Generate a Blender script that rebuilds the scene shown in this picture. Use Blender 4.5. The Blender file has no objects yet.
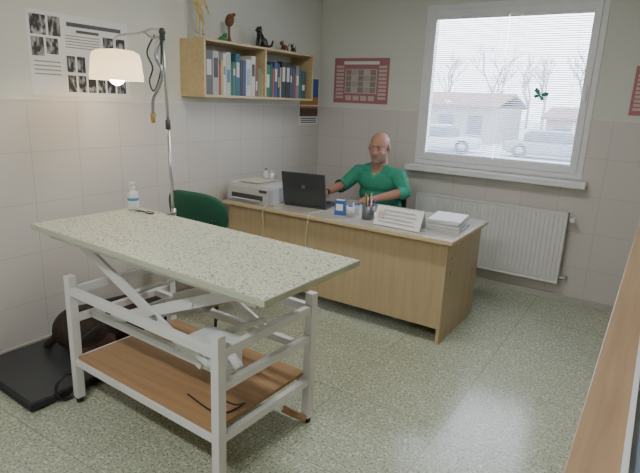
import bpy, bmesh, math, random
import numpy as np
from mathutils import Vector, Matrix, Euler
random.seed(7)
SC=bpy.context.scene
COL=SC.collection
# ------------------------------------------------------------------ materials
def newmat(name):
    m=bpy.data.materials.new(name);m.use_nodes=True
    nt=m.node_tree;b=nt.nodes['Principled BSDF']
    return m,nt,b
def mat(name,col,rough=.5,metal=0,var=.06,scale=12,emit=None,es=0,trans=0,bump=0,spec=None):
    m,nt,b=newmat(name)
    N=nt.nodes;L=nt.links
    geo=N.new('ShaderNodeNewGeometry')
    no=N.new('ShaderNodeTexNoise');no.inputs['Scale'].default_value=scale;no.inputs['Detail'].default_value=3
    L.new(geo.outputs['Position'],no.inputs['Vector'])
    mx=N.new('ShaderNodeMix');mx.data_type='RGBA'
    c=Vector(col)
    mx.inputs[6].default_value=(*[max(0,x*(1-var)) for x in c],1)
    mx.inputs[7].default_value=(*[min(1,x*(1+var)) for x in c],1)
    L.new(no.outputs['Fac'],mx.inputs[0]);L.new(mx.outputs[2],b.inputs['Base Color'])
    b.inputs['Roughness'].default_value=rough;b.inputs['Metallic'].default_value=metal
    if spec is not None:b.inputs['Specular IOR Level'].default_value=spec
    if trans:b.inputs['Transmission Weight'].default_value=trans
    if emit:
        b.inputs['Emission Color'].default_value=(*emit,1);b.inputs['Emission Strength'].default_value=es
    if bump:
        bp=N.new('ShaderNodeBump');bp.inputs['Strength'].default_value=bump;bp.inputs['Distance'].default_value=.01
        L.new(no.outputs['Fac'],bp.inputs['Height']);L.new(bp.outputs[0],b.inputs['Normal'])
    return m
def wood(name,c1,c2,rough=.4,axis=0,scale=6):
    m,nt,b=newmat(name);N=nt.nodes;L=nt.links
    tc=N.new('ShaderNodeNewGeometry');mp=N.new('ShaderNodeMapping')
    s=[scale*6]*3;s[axis]=scale*.35
    mp.inputs['Scale'].default_value=s
    no=N.new('ShaderNodeTexNoise');no.inputs['Scale'].default_value=1;no.inputs['Detail'].default_value=5;no.inputs['Distortion'].default_value=.6
    cr=N.new('ShaderNodeValToRGB');cr.color_ramp.elements[0].position=.3;cr.color_ramp.elements[1].position=.7
    cr.color_ramp.elements[0].color=(*c1,1);cr.color_ramp.elements[1].color=(*c2,1)
    L.new(tc.outputs['Position'],mp.inputs[0]);L.new(mp.outputs[0],no.inputs['Vector']);L.new(no.outputs['Fac'],cr.inputs[0]);L.new(cr.outputs[0],b.inputs['Base Color'])
    b.inputs['Roughness'].default_value=rough
    return m
def terrazzo(name,base,light,dark,scale,rough,tile=0,thr=.60):
    m,nt,b=newmat(name);N=nt.nodes;L=nt.links
    g=N.new('ShaderNodeNewGeometry')
    n1=N.new('ShaderNodeTexNoise');n1.inputs['Scale'].default_value=scale;n1.inputs['Detail'].default_value=1
    n2=N.new('ShaderNodeTexNoise');n2.inputs['Scale'].default_value=scale*.8;n2.inputs['Detail'].default_value=1
    n3=N.new('ShaderNodeTexNoise');n3.inputs['Scale'].default_value=2.2
    mp=N.new('ShaderNodeMapping');mp.inputs['Location'].default_value=(7,3,11)
    L.new(g.outputs['Position'],n1.inputs['Vector']);L.new(g.outputs['Position'],mp.inputs[0]);L.new(mp.outputs[0],n2.inputs['Vector']);L.new(g.outputs['Position'],n3.inputs['Vector'])
    def ramp(src,a,bb):
        r=N.new('ShaderNodeMapRange');r.inputs[1].default_value=a;r.inputs[2].default_value=bb;L.new(src,r.inputs[0]);return r.outputs[0]
    def mix(f,a,c):
        x=N.new('ShaderNodeMix');x.data_type='RGBA';L.new(f,x.inputs[0])
        if isinstance(a,tuple):x.inputs[6].default_value=(*a,1)
        else:L.new(a,x.inputs[6])
        x.inputs[7].default_value=(*c,1);return x.outputs[2]
    c=mix(n3.outputs['Fac'],tuple(k*.95 for k in base),tuple(min(1,k*1.05) for k in base))
    c=mix(ramp(n2.outputs['Fac'],.57,.61),c,light)
    c=mix(ramp(n1.outputs['Fac'],thr,thr+.04),c,dark)
    if tile:
        br=N.new('ShaderNodeTexBrick');br.offset=0;br.squash=1
        br.inputs['Scale'].default_value=1;br.inputs['Mortar Size'].default_value=.0022;br.inputs['Mortar Smooth'].default_value=.1
        br.inputs['Brick Width'].default_value=tile;br.inputs['Row Height'].default_value=tile
        L.new(g.outputs['Position'],br.inputs['Vector'])
        c=mix(br.outputs['Fac'],c,tuple(k*.6 for k in base))
    L.new(c,b.inputs['Base Color']);b.inputs['Roughness'].default_value=rough
    return m
def wallmat():
    m,nt,b=newmat('tiled_and_painted_wall');N=nt.nodes;L=nt.links
    g=N.new('ShaderNodeNewGeometry');sp=N.new('ShaderNodeSeparateXYZ');L.new(g.outputs['Position'],sp.inputs[0])
    ad=N.new('ShaderNodeMath');ad.operation='ADD';L.new(sp.outputs[0],ad.inputs[0]);L.new(sp.outputs[1],ad.inputs[1])
    cb=N.new('ShaderNodeCombineXYZ');L.new(ad.outputs[0],cb.inputs[0]);L.new(sp.outputs[2],cb.inputs[1])
    br=N.new('ShaderNodeTexBrick');br.offset=0;br.squash=1
    for k,v in (('Scale',1),('Mortar Size',.0022),('Mortar Smooth',.2),('Brick Width',.305),('Row Height',.306),('Bias',0)):br.inputs[k].default_value=v
    br.inputs['Color1'].default_value=(.66,.63,.60,1);br.inputs['Color2'].default_value=(.64,.61,.582,1);br.inputs['Mortar'].default_value=(.50,.475,.455,1)
    L.new(cb.outputs[0],br.inputs['Vector'])
    no=N.new('ShaderNodeTexNoise');no.inputs['Scale'].default_value=1.5;L.new(g.outputs['Position'],no.inputs['Vector'])
    pc=N.new('ShaderNodeMix');pc.data_type='RGBA';pc.inputs[6].default_value=(.68,.69,.63,1);pc.inputs[7].default_value=(.72,.73,.67,1);L.new(no.outputs['Fac'],pc.inputs[0])
    gt=N.new('ShaderNodeMath');gt.operation='GREATER_THAN';gt.inputs[1].default_value=1.53;L.new(sp.outputs[2],gt.inputs[0])
    mx=N.new('ShaderNodeMix');mx.data_type='RGBA';L.new(gt.outputs[0],mx.inputs[0]);L.new(br.outputs['Color'],mx.inputs[6]);L.new(pc.outputs[2],mx.inputs[7])
    L.new(mx.outputs[2],b.inputs['Base Color'])
    mr=N.new('ShaderNodeMapRange');mr.inputs[3].default_value=.32;mr.inputs[4].default_value=.85;L.new(gt.outputs[0],mr.inputs[0]);L.new(mr.outputs[0],b.inputs['Roughness'])
    bp=N.new('ShaderNodeBump');bp.inputs['Strength'].default_value=.2;bp.inputs['Distance'].default_value=.002;bp.invert=True
    L.new(br.outputs['Fac'],bp.inputs['Height']);L.new(bp.outputs[0],b.inputs['Normal'])
    return m
def xraymat(name,seed,col=(.62,.62,.62)):
    m,nt,b=newmat(name);N=nt.nodes;L=nt.links
    g=N.new('ShaderNodeNewGeometry');mp=N.new('ShaderNodeMapping');mp.inputs['Location'].default_value=(seed,seed*2,0);mp.inputs['Scale'].default_value=(1,1.6,.8)
    n=N.new('ShaderNodeTexNoise');n.inputs['Scale'].default_value=26;n.inputs['Detail'].default_value=1
    cr=N.new('ShaderNodeValToRGB');e=cr.color_ramp.elements;e[0].position=.45;e[0].color=(.02,.02,.025,1);e[1].position=.78;e[1].color=(*col,1)
    L.new(g.outputs['Position'],mp.inputs[0]);L.new(mp.outputs[0],n.inputs['Vector']);L.new(n.outputs['Fac'],cr.inputs[0]);L.new(cr.outputs[0],b.inputs['Base Color']);b.inputs['Roughness'].default_value=.5
    return m
def glassmat():
    m=bpy.data.materials.new('window_glass');m.use_nodes=True;nt=m.node_tree;nt.nodes.clear();N=nt.nodes;L=nt.links
    t=N.new('ShaderNodeBsdfTransparent');g=N.new('ShaderNodeBsdfGlossy');g.inputs['Roughness'].default_value=.02
    x=N.new('ShaderNodeMixShader');x.inputs[0].default_value=.05;o=N.new('ShaderNodeOutputMaterial')
    L.new(t.outputs[0],x.inputs[1]);L.new(g.outputs[0],x.inputs[2]);L.new(x.outputs[0],o.inputs[0]);return m
def translucent(name,col,f=.5):
    m=bpy.data.materials.new(name);m.use_nodes=True;nt=m.node_tree;nt.nodes.clear();N=nt.nodes;L=nt.links
    d=N.new('ShaderNodeBsdfDiffuse');t=N.new('ShaderNodeBsdfTranslucent');d.inputs[0].default_value=(*col,1);t.inputs[0].default_value=(*col,1)
    x=N.new('ShaderNodeMixShader');x.inputs[0].default_value=f;o=N.new('ShaderNodeOutputMaterial')
    L.new(d.outputs[0],x.inputs[1]);L.new(t.outputs[0],x.inputs[2]);L.new(x.outputs[0],o.inputs[0]);return m
# ------------------------------------------------------------------ mesh builder
class B:
    def __init__(s):s.bm=bmesh.new();s.mats=[];s.M=Matrix()
    def mi(s,m):
        if m not in s.mats:s.mats.append(m)
        return s.mats.index(m)
    def _fin(s,vs,m,T,smooth=False):
        bmesh.ops.transform(s.bm,matrix=s.M@T,verts=vs)
        i=s.mi(m);fs=set(f for v in vs for f in v.link_faces)
        for f in fs:f.material_index=i;f.smooth=smooth
    def box(s,c,d,m,rot=(0,0,0)):
        r=bmesh.ops.create_cube(s.bm,size=1)
        s._fin(r['verts'],m,Matrix.Translation(c)@Euler(rot).to_matrix().to_4x4()@Matrix.Diagonal((*d,1)))
    def b2(s,lo,hi,m):
        s.box([(a+b)/2 for a,b in zip(lo,hi)],[abs(b-a) for a,b in zip(lo,hi)],m)
    def cyl(s,p1,p2,r1,m,r2=None,seg=20,caps=True):
        p1=Vector(p1);p2=Vector(p2);d=p2-p1
        r=bmesh.ops.create_cone(s.bm,cap_ends=caps,segments=seg,radius1=r1,radius2=r1 if r2 is None else r2,depth=d.length)
        s._fin(r['verts'],m,Matrix.Translation((p1+p2)/2)@d.to_track_quat('Z','Y').to_matrix().to_4x4(),True)
    def bar(s,p1,p2,w,h,m):
        p1=Vector(p1);p2=Vector(p2);d=p2-p1
        r=bmesh.ops.create_cube(s.bm,size=1)
        s._fin(r['verts'],m,Matrix.Translation((p1+p2)/2)@d.to_track_quat('X','Z').to_matrix().to_4x4()@Matrix.Diagonal((d.length,w,h,1)))
    def ell(s,c,r,m,rot=(0,0,0),sub=3):
        q=bmesh.ops.create_icosphere(s.bm,subdivisions=sub,radius=1)
        rr=(r,r,r) if not hasattr(r,'__len__') else r
        s._fin(q['verts'],m,Matrix.Translation(c)@Euler(rot).to_matrix().to_4x4()@Matrix.Diagonal((*rr,1)),True)
    def lathe(s,prof,c,m,seg=32,rot=(0,0,0)):
        rings=[]
        for r,z in prof:
            rings.append([s.bm.verts.new((max(r,1e-4)*math.cos(2*math.pi*k/seg),max(r,1e-4)*math.sin(2*math.pi*k/seg),z)) for k in range(seg)])
        for a,b in zip(rings,rings[1:]):
            for k in range(seg):s.bm.faces.new((a[k],a[(k+1)%seg],b[(k+1)%seg],b[k]))
        s._fin([v for r in rings for v in r],m,Matrix.Translation(c)@Euler(rot).to_matrix().to_4x4(),True)
    def tube(s,pts,r,m,seg=8,n=6):
        P=[Vector(p) for p in pts]
        if n>1 and len(P)>2:
            Q=[]
            for i in range(len(P)-1):
                a=P[max(i-1,0)];b=P[i];c=P[i+1];d=P[min(i+2,len(P)-1)]
                for k in range(n):
                    t=k/n;Q.append(.5*((2*b)+(c-a)*t+(2*a-5*b+4*c-d)*t*t+(3*b-a-3*c+d)*t**3))
            Q.append(P[-1]);P=Q
        rings=[];up=Vector((0,0,1))
        for i,p in enumerate(P):
            t=(P[min(i+1,len(P)-1)]-P[max(i-1,0)]).normalized()
            if abs(t.dot(up))>.95:up=Vector((1,0,0)) if abs(t.x)<.9 else Vector((0,1,0))
            a=t.cross(up).normalized();b=a.cross(t);up=b
            rings.append([s.bm.verts.new(p+r*(math.cos(2*math.pi*k/seg)*a+math.sin(2*math.pi*k/seg)*b)) for k in range(seg)])
        for a,b in zip(rings,rings[1:]):
            for k in range(seg):s.bm.faces.new((a[k],a[(k+1)%seg],b[(k+1)%seg],b[k]))
        s.bm.faces.new(rings[0]);s.bm.faces.new(rings[-1])
        s._fin([v for q in rings for v in q],m,Matrix(),True)
    def poly(s,pts,m,thick=None):
        vs=[s.bm.verts.new(p) for p in pts];f=s.bm.faces.new(vs)
        if thick:
            r=bmesh.ops.extrude_face_region(s.bm,geom=[f]);nv=[e for e in r['geom'] if isinstance(e,bmesh.types.BMVert)]
            bmesh.ops.translate(s.bm,vec=thick,verts=nv);vs+=nv
        s._fin(vs,m,Matrix())
    def out(s,name,loc=(0,0,0),rot=(0,0,0),bevel=0,parent=None,bseg=2):
        bmesh.ops.recalc_face_normals(s.bm,faces=s.bm.faces)
        me=bpy.data.meshes.new(name);s.bm.to_mesh(me);s.bm.free()
        for m in s.mats:me.materials.append(m)
        o=bpy.data.objects.new(name,me);COL.objects.link(o);o.location=loc;o.rotation_euler=rot
        if bevel:
            md=o.modifiers.new('bevel','BEVEL');md.width=bevel;md.segments=bseg;md.limit_method='ANGLE';md.angle_limit=math.radians(50)
            md.use_clamp_overlap=True
        if parent:o.parent=parent
        return o
def empty(name,loc=(0,0,0)):
    o=bpy.data.objects.new(name,None);COL.objects.link(o);o.location=loc;o.empty_display_size=.1;return o
# organic surfaces: union of tapered capsules/ellipsoids remeshed into ONE continuous skin
def organic(name,prims,mats,voxel,smooth=4,fn=None,parent=None,M=None):
    bm=bmesh.new();M=M or Matrix()
    for p in prims:
        t=bmesh.new()
        if p[0]=='e':
            _,c,r,mi,*ro=p
            bmesh.ops.create_icosphere(t,subdivisions=3,radius=1)
            R=Euler(ro[0]).to_matrix().to_4x4() if ro else Matrix()
            bmesh.ops.transform(t,matrix=Matrix.Translation(c)@R@Matrix.Diagonal((*r,1)),verts=t.verts)
        else:
            _,a,ra,b_,rb,mi=p
            for c,r in ((a,ra),(b_,rb)):
                q=bmesh.ops.create_icosphere(t,subdivisions=2,radius=r);bmesh.ops.translate(t,vec=Vector(c),verts=q['verts'])
            h=bmesh.ops.convex_hull(t,input=t.verts)
            bmesh.ops.delete(t,geom=list(set([g for g in h['geom_interior'] if isinstance(g,bmesh.types.BMVert)])),context='VERTS')
        tm=bpy.data.meshes.new('t');t.to_mesh(tm);t.free();bm.from_mesh(tm);bpy.data.meshes.remove(tm)
    me=bpy.data.meshes.new(name);bm.to_mesh(me);bm.free()
    o=bpy.data.objects.new(name,me);COL.objects.link(o)
    md=o.modifiers.new('r','REMESH');md.mode='VOXEL';md.voxel_size=voxel
    md=o.modifiers.new('s','SMOOTH');md.factor=.5;md.iterations=smooth
    bpy.context.view_layer.update()
    ev=o.evaluated_get(bpy.context.evaluated_depsgraph_get())
    nm=bpy.data.meshes.new_from_object(ev);o.modifiers.clear();o.data=nm;nm.name=name
    for m in mats:nm.materials.append(m)
    n=len(nm.polygons);c=np.zeros(n*3);nm.polygons.foreach_get('center',c);c=c.reshape(-1,3)
    best=np.full(n,1e9);idx=np.zeros(n,int)
    for p in prims:
        if p[0]=='e':
            d=c-np.array(p[1])
            if len(p)>4:d=d@np.array(Euler(p[4]).to_matrix())
            k=np.linalg.norm(d/np.array(p[2]),axis=1);dist=(k-1)*min(p[2]);mi=p[3]
        else:
            a=np.array(p[1]);b_=np.array(p[3]);ab=b_-a;t=np.clip(((c-a)@ab)/max(ab@ab,1e-9),0,1)
            dist=np.linalg.norm(c-a-t[:,None]*ab,axis=1)-(p[2]+(p[4]-p[2])*t);mi=p[5]
        w=dist<best;best[w]=dist[w];idx[w]=mi
    if fn:idx=fn(c,idx)
    nm.polygons.foreach_set('material_index',idx.astype(np.int32));nm.polygons.foreach_set('use_smooth',np.ones(n,bool))
    nm.transform(M);nm.update()
    if parent:o.parent=parent
    return o
def padded(b,c,d,m,rot=(0,0,0),n=3.2,seg=28):
    bm=b.bm;q=bmesh.ops.create_uvsphere(bm,u_segments=seg*2,v_segments=seg,radius=1)
    for v in q['verts']:
        x,y,z=v.co
        r=(abs(x)**n+abs(y)**n+abs(z)**n)**(1/n);v.co/=r
    b._fin(q['verts'],m,Matrix.Translation(c)@Euler(rot).to_matrix().to_4x4()@Matrix.Diagonal((d[0]/2,d[1]/2,d[2]/2,1)),True)
# ------------------------------------------------------------------ palette
WALL=wallmat()
FLOOR=terrazzo('terrazzo_floor',(.44,.48,.365),(.62,.65,.55),(.21,.26,.165),92,.19,tile=.6,thr=.585)
TTOP=terrazzo('speckled_laminate',(.58,.60,.46),(.72,.73,.62),(.13,.18,.115),105,.30,thr=.59)
TEDGE=mat('laminate_edge',(.50,.54,.41),.5)
WHITE=mat('white_paint_metal',(.76,.77,.77),.35)
WPVC=mat('white_pvc',(.82,.83,.85),.35)
CEIL=mat('ceiling_paint',(.78,.78,.76),.9)
BEECH=wood('beech_desk',(.45,.355,.21),(.53,.42,.255),.4,2,5)
BEECHX=wood('beech_edge',(.58,.46,.27),(.66,.53,.32),.35,0,5)
DTOP=wood('desk_top_laminate',(.42,.40,.36),(.47,.45,.40),.2,0,4)
SHELFW=wood('shelf_wood',(.54,.42,.22),(.63,.50,.29),.4,1,5)
TRAYW=wood('tray_wood',(.36,.21,.10),(.46,.28,.14),.45,0,5)
COUNTW=wood('counter_wood',(.38,.25,.14),(.50,.34,.20),.38,1,5)
CHROME=mat('brushed_metal',(.5,.5,.5),.3,1)
STEEL=mat('steel_grey',(.35,.36,.38),.3,.8)
BLACK=mat('black_plastic',(.02,.02,.022),.4)
RUBBER=mat('black_rubber',(.025,.025,.03),.75,bump=.2,scale=80)
DGREY=mat('dark_grey_plastic',(.05,.055,.06),.35)
LGREY=mat('light_grey_plastic',(.52,.53,.53),.45)
PAPER=mat('white_paper',(.78,.79,.79),.8,var=.03)
INK=mat('print_ink',(.10,.10,.12),.7)
GREENF=mat('green_upholstery',(.012,.085,.05),.8,bump=.3,scale=120)
BLUE=mat('blue_card',(.05,.13,.42),.5)
SKIN=mat('skin',(.48,.25,.18),.5,var=.10,scale=25)
STUB=mat('grey_beard_skin',(.33,.235,.20),.8,var=.2,scale=150)
LIP=mat('lips',(.36,.16,.13),.5)
GHAIR=mat('grey_hair',(.26,.23,.21),.85,bump=.4,scale=220)
SCRUB=mat('green_scrub_cloth',(.035,.28,.18),.85,var=.18,scale=14,bump=.5)
SCRUB2=mat('green_scrub_trim',(.05,.34,.23),.85)
PANTS=mat('white_trousers',(.55,.56,.55),.85)
# ------------------------------------------------------------------ room shell
def simple(name,boxes,m,bevel=0):
    b=B()
    for lo,hi in boxes:b.b2(lo,hi,m)
    return b.out(name,bevel=bevel)
XR,YB,H=4.7,-6.6,2.75
simple('floor',[((-.15,YB-.15,-.1),(XR+.15,.3,0))],FLOOR)
simple('ceiling',[((-.15,YB-.15,H),(XR+.15,.3,H+.1))],CEIL)
simple('wall_left',[((-.15,YB-.15,0),(0,.3,H))],WALL)
simple('wall_right',[((XR,YB-.15,0),(XR+.15,.3,H))],WALL)
WX1,WX2,WZ1,WZ2=1.128,2.585,1.045,2.44
simple('wall_window',[((0,0,0),(WX1,.3,H)),((WX2,0,0),(XR,.3,H)),((WX1,0,0),(WX2,.3,WZ1)),((WX1,0,WZ2),(WX2,.3,H))],WALL)
simple('wall_back',[((0,YB-.15,0),(1.4,YB,H)),((2.3,YB-.15,0),(XR,YB,H)),((1.4,YB-.15,2.05),(2.3,YB,H))],WALL)
b=B();b.b2((1.44,YB-.1,.005),(2.26,YB-.05,2.01),WHITE)
b.b2((1.401,YB-.14,0),(1.44,YB+.0,2.049),WHITE);b.b2((2.26,YB-.14,0),(2.299,YB+.0,2.049),WHITE);b.b2((1.44,YB-.14,2.01),(2.26,YB,2.049),WHITE)
b.cyl((2.18,YB-.05,1.02),(2.18,YB+.0,1.02),.012,CHROME);b.bar((2.19,YB-.005,1.02),(2.06,YB-.005,1.02),.015,.015,CHROME)
b.out('door_1')
BASE=mat('skirting_tile',(.50,.49,.45),.4)
simple('baseboard_window_wall',[((.012,-.012,0),(XR,0,.05))],BASE)
simple('baseboard_left',[((0,YB,0),(.012,0,.05))],BASE)
simple('trim_tile_edge',[((0,-.006,1.520),(WX1-.03,0,1.534)),((WX2+.03,-.006,1.520),(XR,0,1.534)),((0,YB,1.520),(.006,-.006,1.534))],mat('tile_edge_trim',(.74,.73,.70),.4))
# window
b=B()
def frame(b,x1,x2,z1,z2,w,y1,y2,m):
    b.b2((x1,y1,z1),(x1+w,y2,z2),m);b.b2((x2-w,y1,z1),(x2,y2,z2),m);b.b2((x1+w,y1,z1),(x2-w,y2,z1+w),m);b.b2((x1+w,y1,z2-w),(x2-w,y2,z2),m)
frame(b,WX1,WX2,WZ1,WZ2,.055,-.008,.07,WPVC)
frame(b,WX1+.045,WX2-.045,WZ1+.045,WZ2-.045,.055,-.022,.05,WPVC)
b.b2((WX1+.1,.018,WZ1+.1),(WX2-.1,.022,WZ2-.1),glassmat())
b.box((WX2-.072,-.03,1.72),(.02,.02,.12),WPVC)
b.out('window_1',bevel=.004)
b=B();b.b2((WX1-.05,-.12,1.008),(WX2+.05,-.001,1.035),WPVC);b.b2((WX1-.05,-.12,.985),(WX2+.05,-.108,1.009),WPVC)
b.out('trim_window_sill',bevel=.004)
SL=translucent('blind_slat',(.82,.86,.92),.48)
b=B()
for (x1,x2) in ((WX1+.103,1.853),(1.859,WX2-.103)):
    z=WZ1+.115
    while z<WZ2-.13:
        b.box(((x1+x2)/2,-.004,z),(x2-x1,.018,.0006),SL,rot=(math.radians(28),0,0));z+=.0175
    b.b2((x1,-.016,WZ2-.125),(x2,.008,WZ2-.1),WPVC);b.b2((x1,-.012,WZ1+.1),(x2,.004,WZ1+.11),WPVC)
    for k in (.12,.88):
        b.cyl((x1+(x2-x1)*k,-.014,WZ1+.1),(x1+(x2-x1)*k,-.014,WZ2-.1),.0008,WPVC,seg=5)
b.out('venetian_blind')
b=B();TEAL=mat('teal_film',(.02,.30,.26),.5);ORG=mat('orange_film',(.6,.2,.05),.5)
for s in (-1,1):
    b.poly([(0,0,0),(s*.02,0,.035),(s*.055,0,.04),(s*.06,0,.015),(s*.03,0,-.002)],TEAL,(0,.002,0))
    b.poly([(0,0,-.001),(s*.03,0,-.004),(s*.045,0,-.022),(s*.025,0,-.04),(s*.008,0,-.02)],TEAL,(0,.002,0))
b.cyl((0,0,-.03),(0,0,.03),.004,ORG);b.tube([(0,0,.03),(-.01,0,.045),(-.02,0,.05)],.0012,BLACK);b.tube([(0,0,.03),(.01,0,.045),(.02,0,.05)],.0012,BLACK)
b.out('butterfly_decoration',loc=(2.18,-.02,1.70),rot=(0,.35,0))
# radiator
b=B();RX1,RX2,RZ1,RZ2=1.215,2.545,.165,.775
b.b2((RX1,-.045,RZ1+.01),(RX2,-.035,RZ2-.01),WHITE);b.b2((RX1,-.095,RZ1+.01),(RX2,-.085,RZ2-.01),WHITE)
n=36;w=(RX2-RX1-.04)/n
for i in range(n):
    x=RX1+.02+w*(i+.5);b.box((x,-.097,(RZ1+RZ2)/2),(w*.6,.016,RZ2-RZ1-.06),WHITE)
b.b2((RX1,-.105,RZ2-.012),(RX2,-.03,RZ2),WHITE);b.b2((RX1,-.105,RZ1),(RX2,-.03,RZ1+.015),WHITE)
b.b2((RX1,-.105,RZ1),(RX1+.006,-.03,RZ2),WHITE);b.b2((RX2-.006,-.105,RZ1),(RX2,-.03,RZ2),WHITE)
for x in (RX1+.2,RX2-.2):b.b2((x-.02,-.035,RZ1+.1),(x+.02,-.002,RZ2-.1),WHITE)
b.cyl((RX2,-.065,RZ2-.05),(RX2+.05,-.065,RZ2-.05),.012,CHROME);b.cyl((RX2+.04,-.065,RZ2-.05),(RX2+.04,-.13,RZ2-.05),.018,WPVC)
b.cyl((RX2,-.065,RZ1+.05),(RX2+.05,-.065,RZ1+.05),.010,CHROME);b.cyl((RX2+.05,-.065,RZ1+.05),(RX2+.05,-.002,RZ1+.05),.009,CHROME)
b.out('radiator',bevel=.003)
# ------------------------------------------------------------------ desk
b=B();DX1,DX2,DY1,DY2=.10,2.085,-1.556,-.747
b.b2((DX1,DY1,.722),(DX2,DY2,.746),BEECHX);b.b2((DX1+.004,DY1+.004,.7455),(DX2-.004,DY2-.004,.75),DTOP)
b.b2((DX1+.03,DY1+.05,.03),(DX1+.055,DY2-.03,.722),BEECH)
b.b2((DX2-.065,DY1+.05,0),(DX2-.04,DY2-.03,.722),BEECH)
b.b2((DX1+.055,DY1+.055,.11),(DX2-.065,DY1+.075,.722),BEECH)
b.b2((DX1+.03,DY1+.05,.0),(DX1+.055,DY1+.10,.03),BLACK)
b.b2((1.64,DY1+.075,.11),(1.66,DY2-.04,.722),BEECH);b.b2((1.66,DY1+.075,.11),(DX2-.065,DY2-.06,.13),BEECH)
for i in range(4):
    z=.13+i*.147;b.b2((1.665,DY2-.055,z),(DX2-.07,DY2-.037,z+.14),BEECH);b.cyl((1.84,DY2-.037,z+.07),(1.84,DY2-.02,z+.07),.008,CHROME)
for z in (.60,.50):b.cyl((DX2-.04,DY1+.14,z),(DX2-.028,DY1+.14,z),.011,CHROME)
b.out('office_desk',bevel=.0025)
# ------------------------------------------------------------------ exam table
b=B()
L,W,TH=1.56,.625,.927
b.box((0,0,TH-.014),(L,W,.026),TEDGE);b.box((0,0,TH-.0005),(L-.004,W-.004,.002),TTOP)
for s in (-1,1):
    b.box((0,s*(W/2-.06),TH-.045),(L-.16,.03,.036),WHITE);b.box((s*(L/2-.08),0,TH-.045),(.03,W-.12,.036),WHITE)
fx,fy=.52,.305;cx,cy=-.01,.035
for sx in (-1,1):
    for sy in (-1,1):
        b.box((cx+sx*fx,cy+sy*fy,.365),(.042,.042,.67),WHITE);b.cyl((cx+sx*fx,cy+sy*fy,0),(cx+sx*fx,cy+sy*fy,.03),.018,RUBBER)
for sy in (-1,1):
    b.box((cx,cy+sy*fy,.62),(2*fx-.042,.03,.04),WHITE);b.box((cx,cy+sy*fy,.235),(2*fx-.042,.03,.035),WHITE)
    b.box((cx,cy+sy*.2,.47),(2*fx-.042,.03,.035),WHITE)
for sx in (-1,1):
    b.box((cx+sx*fx,cy,.62),(.03,2*fy-.042,.04),WHITE);b.box((cx+sx*fx,cy,.235),(.03,2*fy-.042,.035),WHITE);b.box((cx+sx*fx,cy,.47),(.03,2*fy-.042,.035),WHITE)
b.box((cx,cy,.262),(2*fx-.06,2*fy+.01,.018),TRAYW)
for sy in (-1,1):
    y=cy+sy*.215
    b.bar((-.60,y,.86),(.32,y,.47),.016,.05,WHITE);b.bar((-.36,y-sy*.02,.48),(.58,y-sy*.02,.87),.016,.05,WHITE)
    b.cyl((.02,y-.03,.605),(.02,y+.03,.605),.016,CHROME)
    b.cyl((-.60,y-.02,.86),(-.60,y+.02,.86),.02,CHROME);b.cyl((.58,y-.03,.87),(.58,y+.03,.87),.02,CHROME)
for x,z in ((-.60,.86),(.32,.475),(-.36,.485),(.58,.87),(.02,.605),(-.18,.67),(.25,.73)):
    b.cyl((x,cy-.215,z),(x,cy+.215,z),.011,WHITE)
b.cyl((-.25,cy,.495),(.12,cy,.62),.030,LGREY);b.cyl((.12,cy,.62),(.32,cy,.72),.014,CHROME)
b.box((.30,cy-.12,.50),(.20,.13,.13),WHITE);b.cyl((.40,cy-.12,.50),(.47,cy-.14,.47),.02,WHITE)
b.bar((.33,cy-.26,.56),(.46,cy-.30,.56),.03,.03,WHITE);b.cyl((.46,cy-.30,.56),(.50,cy-.30,.56),.022,LGREY)
b.bar((.1,cy-.1,.48),(.44,cy-.3,.60),.02,.03,WHITE);b.bar((.14,cy-.22,.49),(.40,cy+.1,.60),.02,.03,WHITE)
b.tube([(.38,cy-.17,.47),(.47,cy-.27,.42),(.49,cy-.2,.34),(.46,cy-.1,.285),(.42,cy-.22,.278),(.2,cy-.2,.276)],.004,BLACK)
b.tube([(.52,cy+.28,.03),(.46,cy+.24,.06),(.42,cy+.22,.08)],.018,TRAYW)
pts=[]
for k in range(30):
    a=k/29*5.2*math.pi;pts.append((cx-fx-.05-.006*math.sin(a*.3),cy-fy-.04+.055*math.cos(a),.085+.07*math.sin(a)))
b.tube([(cx-fx+.1,cy-.2,.44),(cx-fx-.02,cy-fy+.0,.30)]+pts,.0065,BLACK,n=3)
b.out('veterinary_exam_table',loc=(1.30,-3.075,0),rot=(0,0,math.radians(-2.0)),bevel=.003)
# pump bottle on table
b=B();BW=mat('bottle_white',(.74,.77,.80),.35);BLB=mat('bottle_label_blue',(.10,.28,.55),.5)
b.lathe([(0,0),(.027,0),(.030,.006),(.030,.085),(.026,.10),(.013,.112),(.013,.12),(0,.12)],(0,0,0),BW)
b.lathe([(.0305,.02),(.0308,.021),(.0308,.075),(.0305,.076)],(0,0,0),PAPER);b.lathe([(.0309,.055),(.0311,.056),(.0311,.07),(.0309,.071)],(0,0,0),BLB)
b.cyl((0,0,.12),(0,0,.135),.015,WPVC);b.cyl((0,0,.135),(0,0,.152),.005,WPVC);b.box((.008,0,.157),(.045,.014,.010),WPVC);b.cyl((.028,0,.157),(.034,0,.145),.003,WPVC)
b.out('disinfectant_pump_bottle',loc=(.585,-2.80,.9282),rot=(0,0,-1.2))
b=B();b.tube([(0,0,.004),(.04,.006,.006),(.09,-.004,.004),(.12,.01,.004)],.004,BLACK);b.cyl((.0,0,.005),(-.02,0,.005),.005,CHROME)
b.tube([(.05,.02,.004),(.08,.035,.004),(.11,.02,.004),(.09,.0,.004)],.0025,DGREY)
b.out('thermometer_cable',loc=(.65,-2.82,.9285))
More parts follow.
